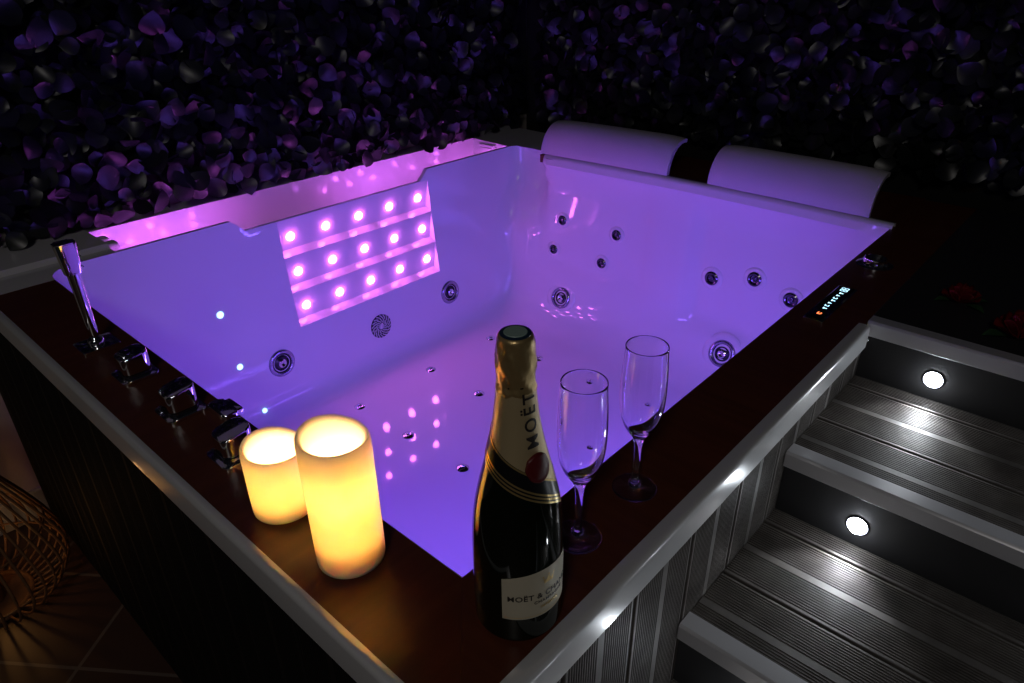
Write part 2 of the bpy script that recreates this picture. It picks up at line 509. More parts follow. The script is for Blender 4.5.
# small glowing cyan studs, added to imitate reflected glints, low on the left of the panel wall
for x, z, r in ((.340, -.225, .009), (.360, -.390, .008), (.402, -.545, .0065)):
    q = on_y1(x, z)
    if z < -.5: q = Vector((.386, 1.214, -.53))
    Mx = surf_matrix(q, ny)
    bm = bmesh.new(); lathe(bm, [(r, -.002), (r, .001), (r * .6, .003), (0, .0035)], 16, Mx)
    tp(bm_obj('wall_glint', bm, M['glint_cyan'], smooth=True))['label'] = 'tiny cyan glint'
# floor air jets
for x in (.607, .886, 1.163):
    for y in (.44, .652, .866, 1.08):
        Mx = Matrix.Translation((x, y, ZF - .001))
        bm = bmesh.new()
        lathe(bm, [(.0165, 0), (.0165, .002), (.0125, .005), (.0065, .0055), (.006, .0020), (0, .002)], 24, Mx)
        tp(bm_obj('air_jet', bm, M['chrome'], smooth=True, sharp=40))
# under-rim violet lamps on the two near walls
def lens(p, n):
    Mx = surf_matrix(p, n)
    bm = bmesh.new(); lathe(bm, [(.035, -.002), (.035, .003), (.028, .006), (0, .008)], 28, Mx)
    tp(bm_obj('underwater_lamp', bm, M['lamp_violet'], smooth=True))
LAMPS = [((.012, .50, -.30), (1, 0, 0)), ((.62, .012, -.30), (0, 1, 0))]
for p_, n_ in LAMPS: lens(p_, n_)

# --- wooden rim boards
WB = .122
bm = bmesh.new()
prism(bm, [(-WB, -WB), (0, 0), (0, 1.2), (-WB, 1.2)], -.022, 0, .0003, 1)
tp(bm_obj('rim_board', bm, M['wood']))
bm = bmesh.new()
prism(bm, [(-WB, -WB), (1.72, -WB), (1.72, 0), (0, 0)], -.022, 0, .0003, 1)
tp(bm_obj('rim_board', bm, M['woodx']))
bm = bmesh.new()
ys = frange(.0, 1.10, 22)
poly = [(rim_x(y) + .024, y) for y in ys] + [(1.72, 1.10), (1.72, 0.0)]
prism(bm, poly[::-1], -.022, 0.004, .0015, 1)
tp(bm_obj('rim_board', bm, M['wood']))
# white lip between basin and the pillow-side board
vs, fs = [], []
LIP = ((0, 0), (.003, .0055), (.008, .0085), (.016, .0100), (.026, .0100), (.027, -.005))
for y in frange(-.005, 1.12, 24):
    x = rim_x(y) + .10 * sm(y, 1.06, 1.13)
    vs += [(x + a, y, b) for a, b in LIP]
for i in range(24):
    for j in range(5):
        fs.append((6 * i + j, 6 * i + j + 6, 6 * i + j + 7, 6 * i + j + 1))
tp(mesh_obj('basin_lip', vs, fs, M['acrylic'], smooth=True))

# --- metal edge trim: rounded top lip and a flat face
def trim_profile(n=5):
    # (outward, z): starts at the board's outer edge
    pr = [(-.002, -.001), (-.002, .0014), (.002, .0020)]
    for k in range(n + 1):
        a = PI / 2 * k / n
        pr.append((.004 + .007 * sin(a), -.0050 + .007 * cos(a)))
    pr += [(.011, -.041), (.0095, -.043), (.002, -.043)]
    return pr
pr = trim_profile()
vs, fs = [], []
np_ = len(pr)
for o, z in pr: vs.append((-WB - o, 1.205, z))
for q, (o, z) in enumerate(pr): vs.append((-WB - o, -WB - (o - .007 if q < 2 else o), z))
for q, (o, z) in enumerate(pr): vs.append((.869, -WB - (o - .007 if q < 2 else o), z))
for s in range(2):
    for j in range(np_ - 1):
        fs.append((s * np_ + j, s * np_ + j + 1, (s + 1) * np_ + j + 1, (s + 1) * np_ + j))
tr_o = mesh_obj('metal_trim', vs, fs, M['trim'], smooth=True, sharp=35); tp(tr_o)
for c_, n_, r_ in (((.860, -WB - .0142, -.022), (0, -1, 0), .0028),):
    bm = bmesh.new(); lathe(bm, [(r_, -.001), (r_, .0008), (r_ * .6, .0016), (0, .0016)], 12, surf_matrix(c_, n_))
    bm_obj('screw', bm, M['chrome'], tr_o, smooth=True)

# --- grooved boards
def groove_profile(w, depth=.003, n=12, edge=.004, centre=.011):
    """list of (u, h) across a board of width w"""
    half = (w - centre) / 2 - edge
    out = [(0, -.012), (0, -.001), (.001, 0)]
    def band(u0):
        p = half / n
        for k in range(n):
            a = u0 + k * p
            out.extend([(a + p * .25, 0), (a + p * .32, -depth), (a + p * .84, -depth), (a + p * .92, 0)])
    band(edge); out.append((edge + half, 0)); band(edge + half + centre)
    out.extend([(w - .001, 0), (w, -.001), (w, -.012)])
    return out
def board(name, origin, du, dl, dn, w, L, m, parent, **kw):
    """du across, dl along, dn normal"""
    O, du, dl, dn = Vector(origin), Vector(du), Vector(dl), Vector(dn)
    pr = groove_profile(w, **kw)
    vs = [O + du * u + dn * h for u, h in pr] + [O + du * u + dn * h + dl * L for u, h in pr]
    n = len(pr)
    fs = [(i, i + 1, n + i + 1, n + i) for i in range(n - 1)]
    fs.append(tuple(range(n))[::-1]); fs.append(tuple(range(n, 2 * n)))
    fs.append((0, n, 2 * n - 1, n - 1))
    return mesh_obj(name, vs, fs, m, parent)
CY = -WB - .003
xg = .015 - .131 * 1
k = 0
x = xg
while x < .86:
    tp(board('cladding_board', (x + .0035 if x > -.11 else -.118, CY, -.03), (1, 0, 0), (0, 0, -1), (0, -1, 0), (.1245 if x > -.11 else .130), RIM - .03, M['compo'], None))
    x += .131
y = -WB
while y < 1.5:
    w_ = min(.127, 1.5 - y)
    if w_ > .05:
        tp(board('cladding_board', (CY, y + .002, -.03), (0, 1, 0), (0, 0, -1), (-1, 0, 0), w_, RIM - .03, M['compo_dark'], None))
    y += .131
bm = bmesh.new()
box(bm, (-.113, -.113, -RIM), (-.105, 1.50, -.024)); box(bm, (-.105, -.113, -RIM), (.9, -.105, -.024))
tp(bm_obj('inner_frame', bm, M['black']))
# far body under the right rim
bm = bmesh.new(); box(bm, (1.62, -.12, -RIM), (1.72, 1.45, -.024)); box(bm, (.9, -.12, -RIM), (1.62, -.105, -.024))
tp(bm_obj('body_panel', bm, M['black']))

# --- deck fittings: square taps
def tap(y, x=-.050, h=.040):
    bm = bmesh.new(); prism(bm, rrect(x, y, .029, .028, .010), 0.0002, .005, .0015)
    o = tp(bm_obj('tap_base', bm, M['chrome'], smooth=True, sharp=35))
    bm = bmesh.new()
    prism(bm, rrect(x, y, .0225, .0205, .011), .0045, .010, .001)
    bm_obj('tap_collar', bm, M['chrome_dark'], o, smooth=True, sharp=35)
    bm = bmesh.new()
    prism(bm, rrect(x + .001, y, .0215, .0195, .011, 8), .011, h, .0025, 3, zfun=lambda px, py: h + (px - x) * .16)
    bm_obj('tap_handle', bm, M['chrome'], o, smooth=True, sharp=35)
tap(.685); tap(.530); tap(.375)
bm = bmesh.new(); prism(bm, rrect(-.012, .478, .012, .026, .006), .0002, .010, .003, 3)
box(bm, (-.006, .458, -.004), (.010, .498, .008), .003)
tp(bm_obj('filler_spout', bm, M['chrome'], smooth=True, sharp=35))
bm = bmesh.new(); prism(bm, rrect(-.052, .835, .030, .027, .003), .0002, .004, .001)
ho = tp(bm_obj('shower_holder', bm, M['chrome'], smooth=True, sharp=35))
bm = bmesh.new(); lathe(bm, [(.013, .004), (.013, .010), (.011, .013), (0.0, .013)], 28, Matrix.Translation((-.052, .835, 0)))
bm_obj('holder_ring', bm, M['chrome'], ho, smooth=True, sharp=35)
# control panel
cp0 = Vector((.914, -.048, 0))
bm = bmesh.new(); prism(bm, rrect(0, 0, .090, .0178, .003), .0002, .0045, .001)
o = bm_obj('control_panel', bm, M['chrome'], smooth=True, sharp=35); o.location = cp0; tp(o); cpo = o
bm = bmesh.new(); prism(bm, rrect(.000, .0012, .087, .0142, .002), .0043, .0054, .0004, 1)
bm_obj('display_glass', bm, M['screen'], cpo, smooth=True, sharp=35)
def flat_text(s, size, m, parent, Mx, name='lettering', ext=.0002, bend=None, spacing=1.0, sub=0):
    cu = bpy.data.curves.new(name, 'FONT'); cu.body = s; cu.size = size; cu.extrude = ext
    cu.align_x = 'CENTER'; cu.align_y = 'CENTER'; cu.space_character = spacing
    cu.resolution_u = 4; cu.offset = size * .013
    t = bpy.data.objects.new(name, cu); COL.objects.link(t)
    dg = bpy.context.evaluated_depsgraph_get()
    me = bpy.data.meshes.new_from_object(t.evaluated_get(dg))
    bpy.data.objects.remove(t)
    if sub:
        bm = bmesh.new(); bm.from_mesh(me)
        bmesh.ops.triangulate(bm, faces=bm.faces)
        for _ in range(sub):
            es = [e for e in bm.edges if e.calc_length() > size * .12]
            if not es: break
            bmesh.ops.subdivide_edges(bm, edges=es, cuts=1); bmesh.ops.triangulate(bm, faces=bm.faces)
        bm.to_mesh(me); bm.free()
    for v in me.vertices:
        p = Mx @ v.co
        v.co = bend(p) if bend else p
    me.materials.clear(); me.materials.append(m)
    return link(bpy.data.objects.new(name, me), parent)
# digits and icons on the display
bm = bmesh.new()
def ibox(x, y, hx, hy, z=.0056): box(bm, (x - hx, y - hy, z), (x + hx, y + hy, z + .0003))
for dx in (.066, .076):   # two seven-segment digits, read across the panel: 8 8
    for yy in (-.006, 0, .006): ibox(dx, yy + .001, .0030, .0008)
    for xx in (-.0036, .0036):
        for yy in (-.003, .003): ibox(dx + xx, yy + .001, .0008, .0022)
bm_obj('digits', bm, M['icon'], cpo)
bm = bmesh.new()
for k_, dx in enumerate((.050, .036, .022, .008, -.006, -.020, -.034)):
    if k_ % 3 == 0: ibox(dx, .002, .0030, .0012); ibox(dx, -.001, .0012, .0030)
    elif k_ % 3 == 1:
        prism(bm, [(dx - .003, .004), (dx + .003, .004), (dx, -.003)][::-1], .0056, .0059)
    else:
        ibox(dx, .004, .003, .0008); ibox(dx, -.002, .003, .0008); ibox(dx - .0026, .001, .0007, .003)
bm_obj('icons', bm, M['icon'], cpo)
bm = bmesh.new(); ibox(-.060, .002, .0042, .0012); ibox(-.060, -.003, .0030, .0012); ibox(-.064, .000, .001, .003)
bm_obj('power_icon', bm, M['icon_o'], cpo)
# chrome diverter knob
Mx = Matrix.Translation((1.164, -.046, 0))
bm = bmesh.new(); lathe(bm, [(.036, .0002), (.036, .003), (.030, .006), (.024, .0065)], 40, Mx, cap1=True)
dv = tp(bm_obj('diverter_base', bm, M['chrome'], smooth=True, sharp=40))
bm = bmesh.new(); 
pts = [((.020 if k % 2 else .0235) * cos(2 * PI * k / 24), (.020 if k % 2 else .0235) * sin(2 * PI * k / 24)) for k in range(24)]
prism(bm, [(1.164 + a, -.046 + b) for a, b in pts], .0065, .017, .003, 2)
bm_obj('diverter_knob', bm, M['chrome'], dv, smooth=True, sharp=40)

# ------------------------------------------------------------------ headrest pillows
def pillow(y0, y1, label):
    root = empty('headrest_pillow', (rim_x((y0 + y1) / 2) + .05, (y0 + y1) / 2, .004))
    tag(root, label, 'pillow', 'headrest pillows')
    L = y1 - y0; n = 20; m = 16
    vs, fs = [], []
    th = .014
    sec = []
    for k in range(m + 1):      # outer curve, from the basin edge up and over to the back
        t = math.radians(2 + 100 * k / m)
        sec.append((.086 * (1 - cos(t)) + .007, .100 * sin(t) + .0055, t))
    ring2 = []
    for (a, b, t) in sec: ring2.append((a, b))
    # rounded end at the back then the inner curve
    for (a, b, t) in reversed(sec): ring2.append((a + th * cos(t), b - th * sin(t) * .8))
    K = len(ring2)
    for i in range(n + 1):
        f = i / n; y = y0 + L * f
        e = 1 - .06 * (abs(2 * f - 1) ** 8)
        for (a, b) in ring2:
            vs.append((rim_x(y) - .001 + a + (1 - e) * .08, y, .004 + b * e))
    for i in range(n):
        for k in range(K):
            fs.append((i * K + k, (i + 1) * K + k, (i + 1) * K + (k + 1) % K, i * K + (k + 1) % K))
    fs.append(tuple(range(K))); fs.append(tuple(range(n * K, n * K + K))[::-1])
    vs = [Vector(v) - root.location for v in vs]
    o = mesh_obj('cushion', vs, fs, M['foam'], root, smooth=True, sharp=55)
    for yy in (y0 + .10, y1 - .10):
        bm = bmesh.new()
        x0 = rim_x(yy)
        prism(bm, [(x0 + .06, yy - .02), (x0 + .13, yy - .02), (x0 + .13, yy + .02), (x0 + .06, yy + .02)], .0045, .095, zfun=lambda px, py: .075 if px < x0 + .1 else .094)
        for v in bm.verts: v.co -= root.location
        bm_obj('bracket', bm, M['black'], root)
pillow(.625, 1.085, 'curved white headrest pillow in the far corner, nearer the glowing light panel')
pillow(.055, .495, 'curved white headrest pillow at the right, nearer the control panel and steps')

# ------------------------------------------------------------------ staircase beside the tub
st = empty('staircase', (.57, -.62, -RIM))
tag(st, 'dark grooved composite steps with aluminium nosings and round white step lights', 'stairs')
def sp(o): o.parent = st; o.location = o.location - Vector((.57, -.62, -RIM)); return o
NX = (.872, .572, .272, -.028)
NZ = (.006, -.105, -.221, -.337)
YA, YB = -.1375, -1.15
for i, (nx, nz) in enumerate(zip(NX, NZ)):
    # nosing: L profile with small ridge
    prn = [(0.028, 0), (.028, .0025), (.002, .003), (0, .001), (-.0015, -.001), (-.0015, -.024), (0, -.0255), (.004, -.0255), (.004, -.004), (.028, -.004)]
    ys_ = -.1262
    vs = [(nx + a, ys_, nz + b) for a, b in prn] + [(nx + a, YB, nz + b) for a, b in prn]
    n = len(prn)
    fs = [(k, (k + 1) % n, n + (k + 1) % n, n + k) for k in range(n)] + [tuple(range(n))[::-1], tuple(range(n, 2 * n))]
    sp(mesh_obj('nosing', vs, fs, M['alu']))
    # riser
    zb = NZ[i + 1] if i + 1 < len(NZ) else -RIM
    bm = bmesh.new(); box(bm, (nx + .006, YB, zb - .012), (nx + .016, -.1262, nz - .004), 0)
    sp(bm_obj('riser', bm, M['riser']))
    # treads
    if i > 0:
        x0 = nx + .0285; xe = NX[i - 1] + .0055
        g = nx + .1255
        board_a = board('tread_board', (g - .131, -.1262, nz), (1, 0, 0), (0, -1, 0), (0, 0, 1), .129, abs(YB + .1262), M['compo'], None, depth=.0018)
        # the nosing covers this board's front edge
        for v in board_a.data.vertices:
            if v.co.x < x0: v.co.x = x0
            
        sp(board_a)
        sp(board('tread_board', (g + .003, -.1262, nz), (1, 0, 0), (0, -1, 0), (0, 0, 1), .134, abs(YB + .1262), M['compo'], None, depth=.0026))
        b3 = board('tread_board', (g + .142, -.1262, nz), (1, 0, 0), (0, -1, 0), (0, 0, 1), .134, abs(YB + .1262), M['compo'], None, depth=.0026)
        for v in b3.data.vertices:
            if v.co.x > xe: v.co.x = xe
        sp(b3)
        bm = bmesh.new(); box(bm, (g - .02, YB, nz - .03), (xe, -.1262, nz - .0125)); 
        sp(bm_obj('tread_support', bm, M['black']))
# landing on top
bm = bmesh.new(); box(bm, (NX[0] + .0285, YB, -.02), (1.72, -.1225, .004), .001)
sp(bm_obj('landing', bm, M['riser']))
# step lights
LS = []
for (nx, y, z) in ((.872, -.247, -.066), (.572, -.248, -.183), (.272, -.25, -.300), (.872, -.60, -.066), (.572, -.60, -.183), (.272, -.60, -.300)):
    Mx = surf_matrix((nx + .006, y, z), (-1, 0, 0))
    bm = bmesh.new(); lathe(bm, [(.0170, -.001), (.0170, .0015), (.0150, .0025), (.0135, .001)], 28, Mx, cap1=False)
    o = sp(bm_obj('light_ring', bm, M['chrome_dark'], smooth=True, sharp=40))
    bm = bmesh.new(); lathe(bm, [(.0138, -.001), (.0138, .003), (.011, .0072), (.0055, .0098), (0, .0105)], 24, Mx)
    bm_obj('light_lens', bm, M['led_white'], o, smooth=True)
    LS.append((nx, y, z))

# ------------------------------------------------------------------ LED candles
def candle(x, y, r, h, wob, label, rot, e):
    root = empty('candle', (x, y, .0002), rot); tag(root, label, 'candle', 'lit ivory pillar candles')
    bm = bmesh.new(); seg = 56
    def topz(a): return h + wob * cos(a) + wob * .35 * cos(2 * a + 1.1)
    rings = []
    prof = [(0, .001, 0), (r * .90, 0, 0), (r * .985, .002, 0), (r, .006, 0)]
    for k in range(1, 9): prof.append((r, .006 + (h - .016) * k / 8, k / 8))
    prof += [(r * .985, h - .003, 1), (r * .94, h, 1), (r * .87, h - .001, 1), (r * .82, h - .006, 1)]
    dep = h * .80
    for k in range(1, 6): prof.append((r * .80, h - .006 - (dep - .006) * k / 5, 1 - k / 5 * .9))
    prof.append((r * .55, h - dep - .003, 0)); prof.append((0, h - dep - .004, 0))
    for (pr_, z, wgt) in prof:
        if pr_ == 0: rings.append([bm.verts.new((0, 0, z))]); continue
        rings.append([bm.verts.new((pr_ * cos(2 * PI * k / seg), pr_ * sin(2 * PI * k / seg), z + wgt * (topz(2 * PI * k / seg) - h))) for k in range(seg)])
    for A, B in zip(rings[:-1], rings[1:]):
        for k in range(seg):
            k2 = (k + 1) % seg
            if len(A) == 1: bm.faces.new((A[0], B[k2], B[k]))
            elif len(B) == 1: bm.faces.new((A[k], A[k2], B[0]))
            else: bm.faces.new((A[k], A[k2], B[k2], B[k]))
    bm_obj('wax_body', bm, M['wax'], root, smooth=True, sharp=60)
    zf = h - dep
    bm = bmesh.new(); lathe(bm, [(.004, zf - .004), (.0055, zf + .008), (.0045, zf + .016), (.002, zf + .024), (0, zf + .028)], 20)
    bm_obj('led_flame', bm, M['flame'], root, smooth=True)
    pt = point('candle_light', (0, 0, h * .64), e, (1, .60, .30), .008); pt.parent = root
candle(-.057, .113, .0368, .161, .004, 'taller of the two lit ivory candles, nearer the champagne bottle', 2.2, .24)
candle(-.060, .239, .0372, .088, .004, 'shorter lit ivory candle standing beside the chrome taps', 2.2, .15)

# ------------------------------------------------------------------ champagne bottle
BX, BY = .010, -.070
AZ = math.radians(262)
bt = empty('champagne_bottle', (BX, BY, .0002))
tag(bt, 'dark green champagne bottle with gold foil neck, red seal and cream label', 'bottle')
def cat_prof(pts, n=8):
    out = []
    P = pts
    for i in range(len(P) - 1):
        p0 = P[max(i - 1, 0)]; p1 = P[i]; p2 = P[i + 1]; p3 = P[min(i + 2, len(P) - 1)]
        for k in range(n):
            t = k / n
            out.append(tuple(.5 * ((2 * p1[j]) + (-p0[j] + p2[j]) * t + (2 * p0[j] - 5 * p1[j] + 4 * p2[j] - p3[j]) * t * t + (-p0[j] + 3 * p1[j] - 3 * p2[j] + p3[j]) * t ** 3) for j in (0, 1)))
    out.append(P[-1]); return out
body = [(.0385, .000), (.0420, .004), (.0425, .012), (.0427, .05), (.0425, .09), (.0415, .115), (.0388, .140), (.0338, .165), (.0278, .190), (.0228, .212), (.0193, .232), (.0168, .255), (.0152, .275), (.0150, .285)]
bprof = cat_prof(body, 5)
def rad(z):
    for (r0, z0), (r1, z1) in zip(bprof[:-1], bprof[1:]):
        if z0 <= z <= z1: return r0 + (r1 - r0) * (z - z0) / max(1e-9, z1 - z0)
    return bprof[-1][0] if z > .28 else bprof[0][0]
bm = bmesh.new(); lathe(bm, [(0, .006), (.02, .003), (.034, .0003)] + bprof + [(0, .286)], 96)
bm_obj('glass_body', bm, M['bottle'], bt, smooth=True, sharp=50)
def band(name, zlo, zhi, off, m, seg=128, nz=14, arc=None, crinkle=0.0):
    """sheath wrapped on the bottle between heights zlo(a), zhi(a); arc=(a0,a1) limits it"""
    vs, fs = [], []
    a0, a1 = arc if arc else (0, 2 * PI)
    cols = seg + 1 if arc else seg
    for k in range(cols):
        a = a0 + (a1 - a0) * k / seg
        for j in range(nz + 1):
            z = zlo(a) + (zhi(a) - zlo(a)) * j / nz
            r = rad(z) + off + (random.uniform(-1, 1) * crinkle)
            vs.append((r * cos(a), r * sin(a), z))
    for k in range(seg):
        k2 = (k + 1) % cols
        for j in range(nz):
            fs.append((k * (nz + 1) + j, k2 * (nz + 1) + j, k2 * (nz + 1) + j + 1, k * (nz + 1) + j + 1))
    return mesh_obj(name, vs, fs, m, bt, smooth=True)
AV = math.radians(305)
def vee(a, zc, amp):
    d = (a - AV + PI) % (2 * PI) - PI
    return zc + amp * (abs(d) / PI) ** .8
# foil ends at a collar that dips to the front
band('gold_neck_foil', lambda a: vee(a, .166, .058), lambda a: .262, .0006, M['gold_flat'])
band('black_ribbon', lambda a: vee(a, .141, .058), lambda a: vee(a, .166, .058), .0009, M['ribbon'], nz=6)
for dz in (.1415, .1450, .1485):
    band('gold_stripe', lambda a: vee(a, dz, .058), lambda a: vee(a, dz + .0019, .058), .0012, M['gold_line'], nz=1)
band('gold_stripe', lambda a: vee(a, .1640, .058), lambda a: vee(a, .1660, .058), .0012, M['gold_line'], nz=1)
# crinkled foil over the cork
fo = [(.0163, .2585), (.0172, .262), (.0160, .268), (.0163, .275), (.0170, .283), (.0166, .292), (.0158, .300), (.0150, .3075), (.0138, .310), (.0125, .3108)]
bm = bmesh.new(); rg = lathe(bm, cat_prof(fo, 4), 72, cap0=False)
for v in bm.verts:
    if v.co.z < .305:
        a = math.atan2(v.co.y, v.co.x); k_ = 1 + .020 * sin(a * 9 + v.co.z * 300) + random.uniform(-.014, .014)
        v.co.x *= k_; v.co.y *= k_
        if v.co.z < .2600: v.co.z += .002 * sin(a * 7)
bm_obj('cork_foil', bm, M['gold'], bt, smooth=True)
bm = bmesh.new(); lathe(bm, [(.0128, .3105), (.0128, .3113), (.0105, .3116), (0, .3116)], 48)
bm_obj('foil_cap', bm, M['cap_dark'], bt, smooth=True, sharp=40)
bm = bmesh.new(); lathe(bm, [(.0098, .3114), (.0092, .3122), (0, .3122)], 40)
bm_obj('cap_disc', bm, M['cap_teal'], bt, smooth=True, sharp=40)
# main label with shield-like curved top
LA0, LA1 = AZ - math.radians(60), AZ + math.radians(62)
def ltop(a):
    d = (a - AZ) / math.radians(61); return .084 + .007 * max(0, 1 - d * d) 
band('main_label', lambda a: .034, ltop, .0005, M['label'], seg=48, nz=4, arc=(LA0, LA1))
band('label_border', lambda a: .0362, lambda a: .0368, .0008, M['gold_line'], seg=48, nz=1, arc=(LA0 + .04, LA1 - .04))
def on_bottle(off=.0009):
    def f(p):   # p.x = arc length from AZ, p.y = height, p.z = lift
        r = rad(p.y) + off + p.z; a = AZ + p.x / rad(p.y)
        return Vector((r * cos(a), r * sin(a), p.y))
    return f
flat_text('MOËT & CHANDON', .0088, M['ink'], bt, Matrix.Translation((.002, .0605, 0)), 'label_lettering', .0001, on_bottle(), 1.06, 3)
flat_text('CHAMPAGNE', .0050, M['ink'], bt, Matrix.Translation((.002, .0530, 0)), 'label_lettering', .0001, on_bottle(), 1.2, 3)
flat_text('IMPERIAL', .0045, M['gold_line'], bt, Matrix.Translation((.002, .0455, 0)), 'label_lettering', .0001, on_bottle(), 1.2, 3)
# little crown device above the words
bm = bmesh.new()
cr = [(-.005, 0), (.005, 0), (.0062, .007), (.0028, .0038), (0, .0085), (-.0028, .0038), (-.0062, .007)]
f_ = on_bottle(.0011)
bm.faces.new([bm.verts.new(f_(Vector((a, .0735 + b, 0)))) for a, b in cr])
for k_ in (-1, 0, 1):
    q = Vector((k_ * .0062, .0735 + (.0097 if k_ == 0 else .0082), 0))
    bm.faces.new([bm.verts.new(f_(q + Vector((.0011 * cos(t * PI / 4), .0011 * sin(t * PI / 4), 0)))) for t in range(8)])
bm_obj('crown_emblem', bm, M['gold_line'], bt)
# neck lettering, reading upwards
def neck(p):
    h = .2375 + p.x; u = p.y   # letter baseline runs up the neck, tops lean to the left
    r = rad(h) + .0012 + p.z; a = AZ - .02 - u / rad(h)
    return Vector((r * cos(a), r * sin(a), h))
flat_text('MOËT', .0160, M['ink'], bt, Matrix.Identity(4), 'neck_lettering', .0001, neck, 1.34, 4)
# red seal: a round wax disc with two ribbon tails
def seal_pt(u, h, lift):
    r = rad(h) + lift; a = AZ + u / rad(h); return Vector((r * cos(a), r * sin(a), h))
bm = bmesh.new()
rings = []
for rr, lf in ((.0118, .0008), (.0118, .0030), (.0105, .0040), (.0085, .0034), (.0078, .0038)):
    rings.append([bm.verts.new(seal_pt(rr * cos(2 * PI * k / 32) * (1 + .04 * cos(8 * 2 * PI * k / 32)), .194 + rr * 1.08 * sin(2 * PI * k / 32), lf)) for k in range(32)])
for A, B in zip(rings[:-1], rings[1:]):
    for k in range(32): bm.faces.new((A[k], A[(k + 1) % 32], B[(k + 1) % 32], B[k]))
cv = bm.verts.new(seal_pt(0, .194, .0040))
for k in range(32): bm.faces.new((rings[-1][k], rings[-1][(k + 1) % 32], cv))
bm_obj('red_seal', bm, M['seal'], bt, smooth=True, sharp=50)

# ------------------------------------------------------------------ champagne flutes
def flute(x, y, label, h):
    root = empty('champagne_flute', (x, y, .0002)); tag(root, label, 'glass', 'empty champagne flutes')
    s = h / .200
    outer = [(0, .0005), (.018, .0003), (.0262, .0008), (.0266, .0018), (.022, .0032), (.012, .0058), (.0062, .0095), (.0043, .018), (.0038, .032), (.0040, .045), (.0043, .060), (.0060, .072), (.0100, .081), (.0175, .092), (.0228, .106), (.0256, .124), (.0262, .145), (.0256, .168), (.0241, .190), (.0238, .1995)]
    inner = [(.0233, .2004), (.0227, .1990), (.0230, .190), (.0245, .168), (.0251, .145), (.0245, .124), (.0216, .106), (.0160, .0935), (.0095, .0862), (.0045, .0835), (0, .0828)]
    po = cat_prof([(a, b * s) for a, b in outer], 3); pi_ = cat_prof([(a, b * s) for a, b in inner], 3)
    bm = bmesh.new(); lathe(bm, [(max(0, a), b) for a, b in po + pi_], 64)
    bm_obj('flute_glass', bm, M['glass'], root, smooth=True)
    return root
flute(.1265, -.0555, 'empty champagne flute standing right beside the bottle', .205)
flute(.2385, -.0575, 'empty champagne flute farther from the bottle, nearer the steps', .199)

# ------------------------------------------------------------------ hand shower
hs = empty('hand_shower', (-.052, .835, .013)); tag(hs, 'slim chrome hand shower standing upright in its deck holder', 'hand shower')
bm = bmesh.new(); lathe(bm, [(0, 0), (.0068, .0005), (.0078, .01), (.0086, .06), (.0098, .118), (.0112, .122)], 32, cap1=True)
bm_obj('handle', bm, M['chrome'], hs, smooth=True, sharp=40)
bm = bmesh.new(); prism(bm, rrect(0, 0, .0155, .0125, .006), .120, .172, .003, 2)
for v in bm.verts:
    t = (v.co.z - .120) / .052; v.co.x *= .80 + .25 * t; v.co.y *= .85 + .2 * t
bm_obj('spray_head', bm, M['chrome'], hs, smooth=True, sharp=35)
bm = bmesh.new()
for i in range(3):
    for j in range(5):
        lathe(bm, [(.0011, 0), (.0009, .0015), (0, .0018)], 8, surf_matrix((.0150 + .0004 * j, -.006 + .006 * i, .128 + .009 * j), (1, 0, 0)))
bm_obj('spray_nozzles', bm, M['jet_dark'], hs, smooth=True)

# ------------------------------------------------------------------ red roses on the landing
def rose(x, y, r, label, leaf=True):
    root = empty('artificial_rose', (x, y, -.001)); tag(root, label, 'flower', 'red roses on the top landing')
    bm = bmesh.new(); rnd = random.Random(int(x * 1000))
    for ring_i, (n, rr, hh, op) in enumerate(((3, .25, .95, .1), (4, .45, .92, .25), (5, .68, .80, .5), (6, .95, .62, .85))):
        for k in range(n):
            a = 2 * PI * (k + .5 * ring_i + rnd.uniform(-.1, .1)) / n; wdt = 2 * PI / n * .75
            g = []
            for i in range(6):
                f = i / 5; row = []
                for j in range(7):
                    b = a + wdt * (j / 6 - .5) * (1 + .25 * sin(PI * f))
                    rad_ = r * rr * (.25 + .75 * sin(f * PI / 2)) * (1 + .06 * cos(6 * b)) + r * .10 * op * max(0, f - .7) * 3
                    z = r * hh * f * (1.15 - .25 * ((j / 3 - 1) ** 2)) - r * .18 * op * max(0, f - .7) * 3
                    row.append(bm.verts.new((rad_ * cos(b), rad_ * sin(b), z + .004)))
                g.append(row)
            for i in range(5):
                for j in range(6): bm.faces.new((g[i][j], g[i][j + 1], g[i + 1][j + 1], g[i + 1][j]))
    bmesh.ops.solidify(bm, geom=bm.faces[:], thickness=.0008)
    bm_obj('petals', bm, M['petal'], root, smooth=True)
    for k, (a, l) in enumerate(((4.1, 1.7), (5.3, 1.5), (2.2, 1.45))):
        bm = bmesh.new()
        pts = []
        for i in range(7):
            f = i / 6; w = .32 * r * sin(PI * min(.97, f + .03)); d = r * .5 + r * (l - .5) * f
            u = Vector((cos(a), sin(a), 0)); v = Vector((-sin(a), cos(a), 0)); z = .006 + .14 * r * sin(PI * f)
            pts.append((u * d + v * w + Vector((0, 0, z)), u * d - v * w + Vector((0, 0, z)), u * d + Vector((0, 0, z - .06 * r))))
        vv = [[bm.verts.new(q) for q in p3] for p3 in pts]
        for i in range(6):
            bm.faces.new((vv[i][0], vv[i + 1][0], vv[i + 1][2], vv[i][2])); bm.faces.new((vv[i][2], vv[i + 1][2], vv[i + 1][1], vv[i][1]))
        bm_obj('leaf', bm, M['stem'], root, smooth=True)
rose(.985, -.335, .042, 'larger red rose lying close behind the top nosing')
rose(1.075, -.225, .032, 'smaller red rose lying farther back in the dark')

